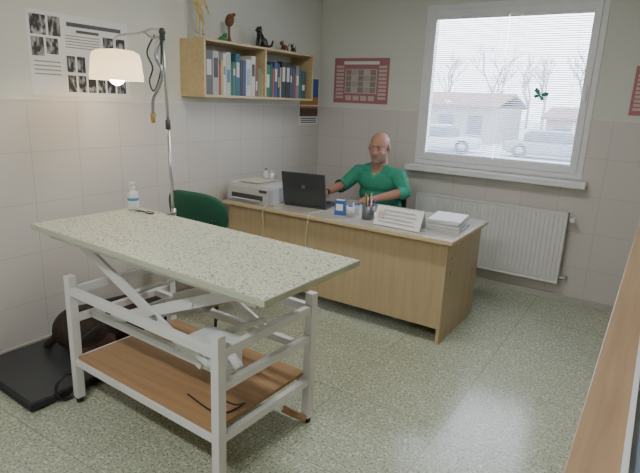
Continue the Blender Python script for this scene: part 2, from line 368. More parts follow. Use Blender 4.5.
# ------------------------------------------------------------------ lamp clamped to the exam table
b=B();px,py=.84,-2.725
b.cyl((px,py,.86),(px,py,.96),.014,CHROME);b.box((px,py-.02,.889),(.03,.05,.010),CHROME);b.box((px,py-.02,.935),(.03,.05,.010),CHROME)
top=Vector((px-.045,py,1.90))
b.cyl((px,py,.86),(px-.022,py,1.42),.0095,CHROME);b.cyl((px-.022,py,1.42),top,.0075,CHROME);b.cyl((px-.022,py,1.40),(px-.023,py,1.45),.014,DGREY)
b.ell(top,.018,DGREY);b.cyl(top+Vector((0,0,-.04)),top+Vector((0,0,.02)),.014,DGREY)
sh=Vector((.395,py+.0,1.65))
b.tube([top,top+Vector((-.07,0,.02)),top+Vector((-.2,0,.0)),sh+Vector((.06,0,.245)),sh+Vector((0,0,.225)),sh+Vector((0,0,.165))],.0065,LGREY)
b.tube([top+Vector((0,.0,-.01)),top+Vector((-.05,-.02,-.03)),top+Vector((-.12,-.02,.0)),top+Vector((-.2,-.0,.0))],.005,CHROME)
b.tube([top+Vector((-.01,0,-.02)),top+Vector((-.02,-.03,-.12)),top+Vector((.025,-.03,-.2)),top+Vector((-.0,-.03,-.27)),top+Vector((-.055,-.03,-.34)),top+Vector((-.06,-.03,-.42))],.009,STEEL)
b.tube([top+Vector((-.06,0,-.01)),top+Vector((-.09,-.03,-.10)),top+Vector((-.05,-.03,-.18)),top+Vector((-.08,-.03,-.25)),top+Vector((-.045,-.03,-.30)),top+Vector((-.0,-.02,-.2)),top+Vector((-.01,-.0,-.03))],.0045,BLACK)
b.cyl(top+Vector((-.06,-.03,-.42)),top+Vector((-.062,-.03,-.47)),.016,mat('brass',(.5,.35,.12),.4,.6),r2=.010)
SHM=translucent('lamp_shade_white',(.90,.84,.74),.35)
b.lathe([(.022,.165),(.03,.172),(.10,.165),(.128,.150),(.137,.12),(.150,.0)],sh,SHM,seg=48)
b.cyl(sh+Vector((0,0,.16)),sh+Vector((0,0,.10)),.022,WPVC)
BULB=mat('bulb_glow',(1,.8,.5),.5,emit=(1,.78,.45),es=40)
b.ell(sh+Vector((0,0,.026)),(.046,.046,.054),BULB)
b.out('examination_lamp')
ld=bpy.data.lights.new('lamp_light','POINT');ld.energy=12;ld.color=(1,.80,.55);ld.shadow_soft_size=.055
lo=bpy.data.objects.new('examination_lamp_light',ld);COL.objects.link(lo);lo.location=sh+Vector((0,0,.025))
# ------------------------------------------------------------------ visitor chair
b=B()
padded(b,(0,0,.45),(.48,.46,.08),GREENF)
q=bmesh.ops.create_uvsphere(b.bm,u_segments=48,v_segments=24,radius=1)
for v in q['verts']:
    x,y,z=v.co;r=(abs(x)**3+abs(y)**3+abs(z)**2.6)**(1/2.9);v.co/=r
    v.co.x*=.26;v.co.y*=.03;v.co.z*=.16
    v.co.y+=.9*v.co.x**2
b._fin(q['verts'],GREENF,Matrix.Translation((0,-.25,.80))@Euler((math.radians(8),0,0)).to_matrix().to_4x4(),True)
for s in (-1,1):
    b.tube([(s*.21,.22,0),(s*.21,.20,.40),(s*.20,.05,.415),(s*.20,-.22,.42),(s*.20,-.24,.62),(s*.19,-.245,.78)],.012,BLACK)
    b.tube([(s*.21,-.27,0),(s*.20,-.2,.42)],.012,BLACK,n=1)
b.tube([(-.2,.05,.405),(.2,.05,.405)],.010,BLACK,n=1);b.tube([(-.2,-.15,.405),(.2,-.15,.405)],.010,BLACK,n=1)
b.out('green_visitor_chair',loc=(.47,-2.01,0),rot=(0,0,math.radians(4)))
# ------------------------------------------------------------------ floor scale + dog
b=B();b.box((0,0,.03),(.66,1.14,.035),RUBBER);b.box((0,0,.049),(.63,1.11,.004),DGREY)
for sx in (-1,1):
    for sy in (-1,1):b.cyl((sx*.28,sy*.5,0),(sx*.28,sy*.5,.014),.02,BLACK)
b.out('animal_floor_scale',loc=(.37,-2.96,0),rot=(0,0,math.radians(-2)),bevel=.004)
FB=mat('dark_brown_fur',(.028,.016,.011),.75,var=.6,scale=45,bump=.9);FT=mat('mahogany_fur',(.07,.028,.014),.75,var=.4,scale=45,bump=.9);NOSE=mat('dog_nose',(.01,.01,.01),.3)
z0=.0525
dog=empty('lying_dog',(0,0,0))
P_=[('e',(-.22,0,.135),(.16,.145,.135),0),('c',(-.20,0,.15),.125,(.14,0,.165),.135,0),('e',(-.03,0,.13),(.20,.15,.13),0),('e',(.15,0,.155),(.14,.14,.155),0),
 ('c',(.18,0,.20),.10,(.27,.03,.17),.078,0),
 ('e',(.31,.05,.14),(.082,.075,.07),0),('c',(.33,.06,.12),.05,(.43,.095,.080),.036,1),('c',(.32,.05,.16),.04,(.40,.085,.112),.024,0),
 ('c',(.28,.115,.17),.022,(.29,.14,.085),.034,0),('c',(.31,-.02,.18),.022,(.33,-.045,.095),.034,0),
 ('c',(.15,.10,.10),.055,(.12,.14,.045),.042,0),('c',(.12,.14,.042),.040,(.35,.145,.032),.029,1),('e',(.39,.145,.026),(.045,.034,.026),1),
 ('c',(.15,-.10,.10),.055,(.12,-.13,.045),.042,0),('c',(.12,-.13,.042),.040,(.35,-.09,.032),.029,1),('e',(.39,-.085,.026),(.045,.034,.026),1),
 ('e',(-.20,.10,.11),(.13,.085,.11),0),('c',(-.10,.150,.07),.050,(-.26,.165,.038),.033,1),('c',(-.26,.165,.034),.031,(-.12,.185,.028),.027,1),('e',(-.08,.188,.025),(.042,.030,.025),1),
 ('e',(-.20,-.10,.11),(.13,.085,.11),0),('c',(-.10,-.15,.07),.050,(-.26,-.165,.038),.033,1),('c',(-.26,-.165,.034),.031,(-.12,-.18,.028),.027,1),('e',(-.08,-.183,.025),(.042,.030,.025),1),
 ('c',(-.34,.02,.10),.032,(-.41,.06,.032),.022,0),('c',(-.41,.06,.032),.022,(-.36,.19,.020),.013,0)]
DM=Matrix.Translation((.40,-2.82,z0))@Matrix.Rotation(math.radians(68),4,'Z')
organic('dog_body',P_,[FB,FT],.009,9,None,dog,M=DM)
b=B();b.M=DM;b.ell((.462,.106,.088),(.013,.016,.013),NOSE)
for s in (-1,1):b.ell((.362,.064+s*.034,.162),.009,NOSE)
b.out('dog_nose_and_eyes',parent=dog)
# ------------------------------------------------------------------ wall shelf with contents
b=B();SY1,SY2,SZ1,SZ2,SD=-1.89,-.49,1.575,1.985,.25;t=.018
b.b2((.0,SY1,SZ1),(SD,SY2,SZ1+t),SHELFW);b.b2((.0,SY1,SZ2-t),(SD,SY2,SZ2),SHELFW)
for y in (SY1,-1.2,SY2-t):b.b2((.0,y,SZ1+t),(SD,y+t,SZ2-t),SHELFW)
b.b2((0,SY1+t,SZ1+t),(.006,SY2-t,SZ2-t),mat('shelf_back',(.50,.45,.36),.6))
b.out('wall_shelf',bevel=.0015)
cols={}
def cm(c):
    k=tuple(round(x,2) for x in c)
    if k not in cols:cols[k]=mat('book_%d'%len(cols),c,.5)
    return cols[k]
b=B();zb=SZ1+t+.0008
def book(y,w,h,d,c,label=None):
    x1=.235;b.b2((x1-d,y+.0006,zb),(x1,y+w-.0006,zb+h),cm(c))
    b.b2((x1-d+.004,y+.003,zb+.003),(x1-.004,y+w-.003,zb+h+.0006),PAPER)
    if label:b.b2((x1,y+w*.18,zb+h*label[0]),(x1+.0008,y+w*.82,zb+h*label[1]),cm(label[2]))
G=(.06,.06,.07);WH=(.62,.62,.6)
seq=[(.07,.31,(.13,.14,.15),(.45,.8,WH)),(.065,.31,(.40,.40,.38),(.4,.85,G)),(.018,.22,(.45,.08,.06),None),(.022,.25,(.5,.42,.2),None),(.03,.30,(.62,.62,.58),(.5,.7,(.1,.3,.3))),(.05,.315,(.50,.50,.47),(.3,.6,(.1,.2,.4))),(.02,.24,(.02,.15,.09),None),(.03,.25,(.05,.20,.14),(.6,.8,WH)),(.05,.31,(.03,.13,.20),(.45,.8,WH)),(.025,.27,(.07,.05,.05),None),(.04,.27,(.05,.08,.20),None),(.06,.28,(.62,.62,.6),(.3,.75,(.3,.45,.5))),(.05,.31,(.6,.6,.56),(.5,.8,G)),(.03,.24,(.25,.10,.06),(.2,.5,WH)),(.045,.22,(.2,.22,.12),None),(.02,.19,(.5,.35,.1),None)]
y=SY1+t+.01
for w,h,c,l in seq:
    if y+w>-1.203:break
    book(y,w,h,.2,c,l);y+=w+.002
seq=[(.055,.26,(.02,.17,.11),(.3,.7,WH)),(.03,.27,(.03,.12,.10),None),(.022,.24,(.4,.12,.06),None),(.045,.29,(.05,.09,.24),(.45,.8,WH)),(.03,.28,(.03,.05,.10),(.3,.6,(.5,.4,.1))),(.02,.25,(.4,.38,.32),None),(.06,.30,(.03,.03,.035),(.45,.85,WH)),(.06,.30,(.03,.03,.035),(.45,.85,WH)),(.03,.27,(.06,.10,.22),(.5,.7,WH)),(.03,.25,(.1,.1,.12),None),(.02,.21,(.35,.08,.07),None),(.05,.28,(.20,.22,.23),(.4,.7,WH)),(.035,.26,(.05,.13,.12),None),(.06,.24,(.04,.08,.08),(.3,.5,WH))]
y=-1.2+t+.01
for w,h,c,l in seq:
    if y+w>SY2-t-.003:break
    book(y,w,h,.2,c,l);y+=w+.002
b.out('books_and_binders')
ZT=SZ2+.0008
MW=mat('pale_wood',(.62,.50,.24),.45)
b=B();b.cyl((0,0,0),(0,0,.015),.04,MW);b.cyl((0,0,.015),(0,0,.17),.004,CHROME)
b.ell((0,0,.19),(.024,.03,.028),MW);b.ell((0,0,.265),(.028,.038,.045),MW);b.cyl((0,0,.20),(0,0,.24),.012,MW);b.cyl((0,0,.30),(0,0,.325),.008,MW);b.ell((0,0,.35),(.02,.018,.028),MW)
for s in (-1,1):
    b.cyl((0,s*.018,.18),(.01,s*.028,.115),.013,MW,r2=.010);b.ell((.01,s*.028,.11),.011,MW);b.cyl((.01,s*.028,.105),(-.004,s*.03,.045),.010,MW,r2=.007);b.ell((.008,s*.03,.036),(.02,.009,.008),MW)
    b.cyl((0,s*.042,.29),(.01,s*.058,.235),.009,MW,r2=.008);b.ell((.01,s*.058,.23),.008,MW);b.cyl((.01,s*.058,.23),(.04,s*.05,.19),.008,MW,r2=.006);b.ell((.045,s*.048,.182),(.008,.006,.012),MW)
b.out('wooden_mannequin',loc=(.12,-1.80,ZT))
CW=mat('carved_brown_wood',(.16,.06,.025),.35)
b=B();b.lathe([(0,0),(.035,0),(.036,.01),(.018,.02),(.010,.05),(.008,.10),(.011,.13)],(0,0,0),CW)
b.ell((.0,.006,.17),(.034,.036,.052),CW,rot=(-.3,0,0));b.ell((.02,.03,.212),(.016,.016,.014),CW)
b.out('carved_wooden_figurine',loc=(.12,-1.49,ZT))
b=B();LG=mat('green_ceramic',(.05,.22,.07),.35);b.ell((0,0,.022),(.03,.034,.022),LG);b.ell((.018,0,.045),(.018,.022,.015),LG);b.ell((.026,.012,.058),.006,LG);b.ell((.026,-.012,.058),.006,LG)
for s in (-1,1):b.ell((-.012,s*.03,.012),(.022,.010,.012),LG)
b.out('ceramic_frog',loc=(.16,-1.60,ZT))
fig=empty('black_cat_figurine',(0,0,0))
c0=Vector((.13,-1.10,ZT))
def q(x,y,z):return tuple(c0+Vector((x,y*1.15,z*1.05)))
organic('cat_figurine_body',[('e',q(0,.01,.045),(.035,.052,.045),0),('c',q(0,-.01,.06),.036,q(0,-.03,.105),.026,0),('e',q(0,-.038,.135),(.026,.030,.026),0),
 ('c',q(.014,-.035,.15),.008,q(.017,-.033,.168),.003,0),('c',q(-.014,-.035,.15),.008,q(-.017,-.033,.168),.003,0),('c',q(.014,-.035,.08),.012,q(.014,-.05,.010),.010,0),('c',q(-.014,-.035,.08),.012,q(-.014,-.05,.010),.010,0),
 ('c',q(0,.05,.02),.013,q(.01,.10,.03),.010,0),('c',q(.01,.10,.03),.010,q(.01,.115,.07),.008,0),('c',q(0,-.055,.13),.013,q(0,-.070,.128),.009,0)],[mat('black_ceramic',(.012,.012,.014),.25)],.004,3,None,fig)
for k,(yy,sc,mm) in enumerate(((-.80,1.15,CW),(-.67,1,mat('dark_bronze',(.10,.06,.03),.4,.3)))):
    b=B();b.ell((0,0,.035),(.02,.034,.018),mm);b.ell((0,-.04,.06),(.013,.02,.014),mm);b.cyl((0,-.022,.04),(0,-.036,.06),.012,mm,r2=.009)
    for sx in (-1,1):
        for sy in (-1,1):b.cyl((sx*.012,sy*.022,.03),(sx*.013,sy*.024,0),.006,mm,r2=.005)
        b.cyl((sx*.008,-.032,.07),(sx*.011,-.03,.083),.004,mm,r2=.001)
    b.tube([(0,.03,.04),(0,.05,.05),(0,.058,.07)],.003,mm)
    o=b.out('dog_figurine',loc=(.14,yy,ZT),rot=(0,0,.3*k));o.scale=(sc,sc,sc)
# ------------------------------------------------------------------ posters
b=B();PY1,PY2,PZ1,PZ2=-3.01,-2.34,1.55,2.02
b.b2((0.0,PY1,PZ1),(.0015,PY2,PZ2),PAPER)
X=[xraymat('xray_%d'%i,i*3.7) for i in range(3)]
TG=mat('text_grey',(.28,.28,.28),.7)
def pat(y1,z1,y2,z2,m,k=0):b.b2((.0015,PY1+y1*.67,PZ1+z1*.47),(.0024,PY1+y2*.67,PZ1+z2*.47),m)
pat(.03,.72,.17,.95,X[0]);pat(.19,.72,.30,.95,X[1]);pat(.03,.47,.14,.69,X[2]);pat(.16,.50,.27,.69,X[0])
for i,(a,c) in enumerate(((.34,.42),(.44,.52),(.54,.62),(.64,.72),(.74,.83),(.85,.95))):
    pat(a,.05,c,.26,X[i%3])
    if i in(0,1,3,4,5):pat(a,.30,c,.50,X[(i+1)%3])
pat(.72,.56,.83,.78,X[0]);pat(.85,.56,.96,.78,X[2])
pat(.36,.86,.92,.91,INK);pat(.45,.79,.68,.825,INK)
for i in range(5):pat(.34,.74-i*.035,.68,.752-i*.035,TG)
for i in range(4):pat(.04,.40-i*.05,.28,.415-i*.05,TG)
b.out('xray_anatomy_poster')
MAR=mat('maroon_print',(.42,.18,.19),.6);PINK=mat('pink_print',(.62,.48,.47),.6)
def poster(name,x1,x2,z1,z2):
    b=B();b.b2((x1,-.0015,z1),(x2,0,z2),MAR);w=x2-x1;h=z2-z1
    b.b2((x1+w*.21,-.0020,z1+h*.22),(x2-w*.21,-.0015,z1+h*.76),PINK)
    for i in range(5):
        for j in range(4):
            b.b2((x1+w*(.225+i*.112),-.0026,z1+h*(.24+j*.13)),(x1+w*(.325+i*.112),-.0020,z1+h*(.355+j*.13)),[TG,cm((.45,.40,.36)),cm((.30,.26,.22)),cm((.5,.5,.48))][(i*3+j*2)%4])
    b.b2((x1+w*.18,-.0022,z1+h*.86),(x2-w*.18,-.0015,z1+h*.93),PAPER)
    for i in range(9):
        zz=z1+h*(.1+i*.085)
        b.b2((x1+w*.04,-.0022,zz),(x1+w*.18,-.0015,zz+h*.055),PINK);b.b2((x2-w*.18,-.0022,zz),(x2-w*.04,-.0015,zz+h*.055),PINK)
    for i in range(4):b.b2((x1+w*(.23+i*.14),-.0022,z1+h*.06),(x1+w*(.34+i*.14),-.0015,z1+h*.17),PINK)
    b.out(name)
poster('dog_breeds_poster',.175,.79,1.57,2.0)
poster('animal_health_poster',2.83,3.36,1.57,1.93)
b=B();b.b2((0,-.36,1.34),(.003,-.02,1.80),PAPER);b.b2((.003,-.35,1.60),(.004,-.03,1.79),BLUE);b.b2((.003,-.35,1.49),(.0045,-.03,1.61),mat('calendar_orange',(.50,.25,.06),.6));b.b2((.003,-.35,1.42),(.0047,-.03,1.50),mat('calendar_dark',(.10,.07,.05),.6))
for i in range(3):b.b2((.003,-.33,1.355+i*.02),(.004,-.05,1.365+i*.02),INK)
b.out('wall_calendar')
# ------------------------------------------------------------------ desk items
DZ=.7508
b=B()
b.b2((0,0,0),(.43,.36,.125),LGREY);b.b2((.01,.01,.125),(.42,.35,.150),mat('printer_lid',(.60,.60,.59),.4));b.b2((.05,-.004,.03),(.38,.0,.07),DGREY);b.b2((.06,-.03,.025),(.37,.0,.033),LGREY)
b.b2((.34,-.003,.095),(.42,.0,.118),DGREY);b.b2((.06,.08,.150),(.27,.33,.158),PAPER);b.b2((.09,.05,.158),(.30,.31,.163),mat('cream_paper',(.62,.60,.5),.7))
b.out('desktop_printer',loc=(.105,-1.50,DZ),bevel=.006)
b=B();b.lathe([(0,0),(.022,0),(.022,.05),(.01,.062),(.01,.075),(0,.075)],(0,0,0),BW);b.cyl((0,0,.075),(0,0,.09),.012,mat('green_cap',(.1,.35,.2),.4));
b.cyl((.05,.02,0),(.05,.02,.05),.018,WPVC);b.ell((.05,.02,.06),.014,LGREY)
b.out('medicine_bottle',loc=(.29,-1.22,DZ+.1638))
b=B()
b.box((0,.125,.013),(.36,.25,.024),DGREY);b.box((0,.15,.0255),(.32,.12,.002),BLACK);b.box((0,.225,.0255),(.09,.05,.0015),STEEL)
for r_ in range(5):
    for k in range(14):b.box((-.147+k*.0226,.10+r_*.022,.0275),(.018,.018,.003),BLACK)
M0=Matrix.Translation((0,.0,.026))@Euler((math.radians(12),0,0)).to_matrix().to_4x4()
b.M=M0;b.box((0,0,.13),(.37,.014,.26),DGREY);b.box((0,.0075,.133),(.34,.001,.22),mat('lcd_screen',(.1,.13,.18),.2,emit=(.5,.65,.9),es=.6));b.box((0,-.0075,.15),(.03,.001,.03),STEEL);b.M=Matrix()
b.cyl((-.13,0,.024),(-.09,0,.024),.008,BLACK);b.cyl((.09,0,.024),(.13,0,.024),.008,BLACK)
b.out('laptop',loc=(.78,-1.33,DZ),rot=(0,0,math.radians(10)),bevel=.002)
CC=mat('cream_cable',(.6,.55,.4),.5)
b=B();b.tube([(.60,-1.385,DZ+.005),(.56,-1.44,DZ+.005),(.545,-1.545,DZ+.006),(.54,-1.566,.70),(.55,-1.568,.6),(.52,-1.568,.4),(.49,-1.568,.2),(.44,-1.57,.01)],.0035,CC)
b.out('power_cable')
b=B();b.tube([(.97,-1.36,DZ+.005),(.97,-1.45,DZ+.004),(.97,-1.545,DZ+.006),(.975,-1.566,.70),(.96,-1.568,.55),(.985,-1.568,.42),(.97,-1.566,.5)],.003,CC)
b.out('network_cable')
b=B();b.box((0,0,.055),(.075,.05,.11),BLUE);b.box((0,-.0255,.06),(.055,.001,.05),PAPER);b.box((.0,0,.112),(.06,.035,.004),PAPER);b.out('blue_medicine_box',loc=(1.13,-1.36,DZ),rot=(0,0,.25),bevel=.001)
b=B();GL=mat('clear_plastic',(.6,.63,.66),.2);b.lathe([(0,0),(.03,0),(.033,.08),(.031,.08),(.028,.004),(0,.004)],(0,0,0),GL);b.box((.0,.0,.05),(.03,.02,.07),BLUE,rot=(.1,.1,0));b.cyl((.01,.0,.01),(.02,.01,.11),.004,WPVC);b.out('plastic_cup',loc=(1.225,-1.37,DZ))
b=B();b.box((0,0,.035),(.05,.07,.07),mat('pale_carton',(.55,.58,.62),.6));b.box((0,0,.072),(.045,.06,.004),BLUE);b.out('small_carton',loc=(1.21,-1.24,DZ),rot=(0,0,.2))
b=B();b.lathe([(0,0),(.042,0),(.044,.003),(.044,.10),(.041,.10),(.040,.005),(0,.005)],(0,0,0),mat('mesh_grey',(.16,.16,.18),.4,.4))
pc=[(.6,.05,.04),(.05,.1,.5),(.02,.02,.02),(.6,.5,.05),(.05,.35,.1),(.7,.7,.7),(.02,.02,.02),(.5,.2,.02),(.1,.1,.4),(.6,.6,.55)]
for i,c in enumerate(pc):
    a=i*2.4;r=.012+.018*(i%3)/2;h=.15+.012*(i%4)
    b.cyl((r*.6*math.cos(a),r*.6*math.sin(a),.008),(r*1.5*math.cos(a),r*1.5*math.sin(a),h),.0042,cm(c),seg=8);b.cyl((r*1.5*math.cos(a),r*1.5*math.sin(a),h),(r*1.55*math.cos(a),r*1.55*math.sin(a),h+.012),.0042,cm(c),r2=.001,seg=8)
b.out('pencil_cup',loc=(1.36,-1.34,DZ))
b=B()
TG2=mat('text_grey2',(.45,.42,.42),.7)
for s in (-1,1):b.box((0,s*.032,.068),(.36,.0025,.142),PAPER,rot=(s*.44,0,0))
b.box((0,0,.003),(.36,.12,.003),PAPER)
for i in range(4):b.box((0,-.0575+i*.0118,.035+i*.025),(.28-.04*(i%2),.0012,.006),TG2,rot=(-.44,0,0))
b.box((-.13,-.036,.075),(.06,.0012,.05),PINK,rot=(-.44,0,0))
for k in range(12):b.cyl((-.16+k*.029,-.006,.133),(-.16+k*.029,.006,.133),.004,CHROME,seg=8)
b.out('desk_tent_calendar',loc=(1.65,-1.41,DZ),rot=(0,0,math.radians(-3)))
b=B();z=0
for i in range(9):
    h=random.choice((.006,.009,.011));b.box((random.uniform(-.008,.008),random.uniform(-.008,.008),z+h/2),(.225,.305,h-.001),PAPER if i%3 else mat('off_white_%d'%i,(.66,.67,.68),.7),rot=(0,0,random.uniform(-.06,.06)));z+=h
b.out('paper_stack',loc=(1.91,-1.16,DZ),rot=(0,0,.12))
b=B();b.box((0,0,.002),(.30,.22,.003),PAPER);b.box((.05,.0,.0045),(.21,.29,.002),PAPER,rot=(0,0,.5));b.out('loose_papers',loc=(1.45,-1.10,DZ))
# ------------------------------------------------------------------ counter at right
b=B();b.b2((3.06,-4.25,.965),(3.75,-1.05,1.0),COUNTW)
CAB=wood('cabinet_front',(.52,.40,.24),(.58,.46,.29),.45,2,5)
b.b2((3.10,-4.2,.06),(3.72,-1.10,.965),CAB);b.b2((3.14,-4.18,0),(3.70,-1.12,.06),DGREY)
for i in range(6):
    y=-4.18+i*.512;b.b2((3.085,y+.006,.08),(3.10,y+.506,.95),CAB);b.cyl((3.07,y+.44,.7),(3.07,y+.44,.82),.005,CHROME)
b.out('reception_counter',bevel=.002)
b=B();b.b2((3.14,-4.15,0),(3.55,-3.05,.006),STEEL);b.b2((3.14,-4.15,.006),(3.150,-3.05,.022),PAPER);b.b2((3.535,-4.15,.006),(3.55,-3.05,.022),LGREY);b.b2((3.150,-4.15,.006),(3.535,-4.135,.022),LGREY);b.b2((3.150,-3.065,.006),(3.535,-3.05,.022),LGREY)
b.b2((3.16,-4.13,.006),(3.53,-3.07,.008),mat('blue_liner',(.22,.29,.38),.4))
b.out('instrument_tray',loc=(0,0,1.0006))
# ------------------------------------------------------------------ man on an office chair
b=B();CX,CY=1.0,-.385
padded(b,(0,0,.43),(.42,.42,.06),BLACK);b.cyl((0,0,.06),(0,0,.40),.025,CHROME)
for k in range(5):
    a=k*2*math.pi/5+.3;e=(.24*math.cos(a),.24*math.sin(a),.055);b.bar((0,0,.085),e,.035,.025,BLACK)
    b.cyl((e[0],e[1]-.018,.028),(e[0],e[1]+.018,.028),.026,BLACK)
padded(b,(0,.19,.66),(.32,.05,.26),BLACK);b.tube([(0,.1,.40),(0,.2,.41),(0,.215,.52),(0,.205,.64)],.014,BLACK)
b.out('office_chair',loc=(CX,CY,0))
man=empty('veterinarian_man',(0,0,0))
bp=[ # 0 scrub, 1 skin, 2 trousers, 3 shoe
 ('e',(1.0,-.37,.555),(.18,.13,.10),2),
 ('e',(1.0,-.395,.66),(.20,.15,.14),0),('e',(1.0,-.44,.78),(.205,.15,.15),0),('e',(1.0,-.485,.90),(.205,.125,.13),0),
 ('c',(.81,-.50,.965),.070,(1.19,-.50,.965),.070,0),
 ('c',(.89,-.51,1.0),.055,(1.11,-.51,1.0),.055,0),
 ('c',(.94,-.515,1.035),.04,(1.07,-.515,1.035),.04,0),
 ('c',(1.005,-.515,1.0),.065,(1.018,-.545,1.12),.062,1),
 ('c',(.80,-.50,.965),.072,(.70,-.58,.845),.062,0),
 ('c',(1.20,-.50,.965),.072,(1.295,-.57,.845),.062,0),
 ('c',(.92,-.40,.53),.088,(.89,-.80,.53),.062,2),('c',(.89,-.80,.53),.060,(.88,-.86,.11),.040,2),
 ('c',(.88,-.83,.055),.038,(.88,-.99,.035),.032,3),('c',(.88,-.86,.10),.035,(.88,-.84,.05),.036,3),
 ('c',(1.08,-.40,.53),.088,(1.22,-.82,.53),.062,2),('c',(1.22,-.82,.53),.060,(1.40,-1.13,.14),.040,2),
 ('c',(1.41,-1.15,.10),.036,(1.42,-1.15,.05),.038,3),('c',(1.42,-1.15,.05),.036,(1.50,-1.28,.035),.031,3)]
def bodyfn(c,i):
    i=i.copy()
    y=c[:,1];z=c[:,2];x=c[:,0]-1.0
    v=(z>.955)&(y<-.53)&(np.abs(x)<(z-.955)*.62)
    i[v&(i==0)]=1
    rim=(z>.935)&(y<-.52)&(np.abs(x)>=(z-.955)*.62)&(np.abs(x)<(z-.935)*.62+.014)&(i==0)
    i[rim]=4
    return i
organic('torso_and_legs',bp,[SCRUB,SKIN,PANTS,BLACK,SCRUB2],.006,7,bodyfn,man)
def armhand(name,elbow,wrist,side,curl,sleeve_end):
    e=Vector(elbow);w=Vector(wrist);d=(w-e).normalized()
    h=Vector((d.x,d.y,0)).normalized();up=Vector((0,0,1));lat=h.cross(up)*side
    pr=[('c',tuple(e),.050,tuple(e+(w-e)*.35),.043,1),('c',tuple(e+(w-e)*.35),.042,tuple(w),.028,1)]
    pr.append(('c',tuple(w),.028,tuple(w+h*.02),.023,1))
    offs=[.031,.0105,-.0105,-.029];ln=[.072,.080,.074,.058];kn=[.088,.092,.086,.078]
    for o_,l_,k_ in zip(offs,ln,kn):
        a=w+lat*o_*.55+h*.01;k=w+lat*o_+h*k_
        pr.append(('c',tuple(a),.015,tuple(k),.0115,1))
        p=k;ang=.15
        for f,rr in ((.45,.0092),(.32,.0085),(.23,.0075)):
            ang+=curl;dd=(h*math.cos(ang)-up*math.sin(ang)+lat*o_*1.5).normalized();q2=p+dd*l_*f
            pr.append(('c',tuple(p),rr+.0006,tuple(q2),rr,1));p=q2
    t0=w+lat*.022+h*.02;t1=t0+(h*.6+lat*.75-up*.2).normalized()*.04;t2=t1+(h*.9+lat*.35-up*.15).normalized()*.03;t3=t2+(h-up*.15).normalized()*.024
    pr+= [('c',tuple(t0),.015,tuple(t1),.0115,1),('c',tuple(t1),.0108,tuple(t2),.0098,1),('c',tuple(t2),.0095,tuple(t3),.008,1)]
    def fn(c,i):
        s=(c-np.array(e))@np.array(d);i=i.copy();i[:]=1;i[s<sleeve_end]=0;return i
    organic(name,pr,[SCRUB,SKIN],.004,3,fn,man)
E1=(.70,-.58,.845);W1=(.66,-.835,.798);E2=(1.295,-.57,.845);W2=(1.13,-.79,.798)
armhand('right_forearm_and_hand',E1,W1,-1,.22,.05)
armhand('left_forearm_and_hand',E2,W2,1,.25,.05)
b=B()
for e,w_ in ((E1,W1),(E2,W2)):
    e=Vector(e);d=(Vector(w_)-e).normalized();b.cyl(e+d*.0,e+d*.068,.060,SCRUB2,r2=.062,seg=28,caps=False)
e=Vector(E1);d=(Vector(W1)-e).normalized();w_=Vector(W1)-d*.015
b.cyl(w_-d*.01,w_+d*.01,.032,BLACK,seg=24);b.ell(w_+Vector((0,0,.032)),(.017,.017,.005),CHROME)
b.out('sleeve_hems_and_watch',parent=man)
HS=1.07
Hm=Matrix.Translation((1.03,-.575,1.208))@Euler((math.radians(9),0,math.radians(6)),'XYZ').to_matrix().to_4x4()@Matrix.Diagonal((HS,HS,HS,1))
hp=[('e',(0,.015,.03),(.079,.097,.092),0),('e',(0,-.02,-.03),(.070,.078,.085),0),('e',(0,-.045,-.072),(.056,.050,.045),0),('e',(0,-.074,-.098),(.030,.022,.020),0),
 ('c',(0,-.098,.012),.010,(0,-.114,-.022),.0125,0),('e',(.011,-.105,-.026),(.009,.011,.008),0),('e',(-.011,-.105,-.026),(.009,.011,.008),0),
 ('c',(-.042,-.083,.030),.011,(.042,-.083,.030),.011,0),('e',(.040,-.066,-.026),(.022,.020,.020),0),('e',(-.040,-.066,-.026),(.022,.020,.020),0),
 ('c',(-.017,-.093,-.057),.005,(.017,-.093,-.057),.005,1),('c',(-.014,-.091,-.065),.005,(.014,-.091,-.065),.005,1),
 ('c',(-.022,-.092,-.046),.006,(.022,-.092,-.046),.006,3),
 ('e',(.084,.008,-.005),(.010,.020,.032),0,(0,0,.35)),('e',(-.084,.008,-.005),(.010,.020,.032),0,(0,0,-.35)),
 ('c',(0,.02,-.07),.058,(0,.025,-.13),.062,0),
 ('c',(-.048,-.086,.036),.006,(-.018,-.096,.037),.006,2),('c',(.048,-.086,.036),.006,(.018,-.096,.037),.006,2)]
def headfn(c,i):
    i=i.copy();x,y,z=c[:,0],c[:,1],c[:,2]
    ear=(np.abs(x)>.083)
    h=(y>-.012)&(z>-.055)&(z<.050+.01*np.sin(y*30))&(~ear)&(i==0)&~((y<.02)&(z<-.02))
    i[h]=2
    bd=(i==0)&(z<-.043)&(z>-.118)&(y<.0)&~((np.abs(x)<.03)&(z>-.046)&(y<-.1))
    i[bd]=3
    return i
organic('head',hp,[SKIN,LIP,GHAIR,STUB],.004,3,headfn,man,M=Hm)
b=B();b.M=Hm
EW=mat('eye_white',(.7,.68,.65),.2)
for s in (-1,1):
    b.ell((s*.030,-.0835,.008),(.0125,.010,.0080),EW);b.ell((s*.030,-.0925,.004),(.0052,.003,.0052),BLACK)
    b.ell((s*.030,-.0838,.0125),(.0145,.0112,.0078),SKIN)
    rim=[(s*.033+.0215*math.cos(a),-.108+.25*abs(s*.033+.0215*math.cos(a))*.5,.005+.0155*math.sin(a)) for a in [k*math.pi/8 for k in range(17)]]
    pts=[(b.M@Vector(p)) for p in rim];M_=b.M;b.M=Matrix();b.tube(pts,.0013,STEEL,n=1,seg=6)
    b.tube([M_@Vector((s*.054,-.101,.010)),M_@Vector((s*.076,-.06,.010)),M_@Vector((s*.085,.0,.012))],.0012,STEEL,n=1,seg=6);b.M=M_
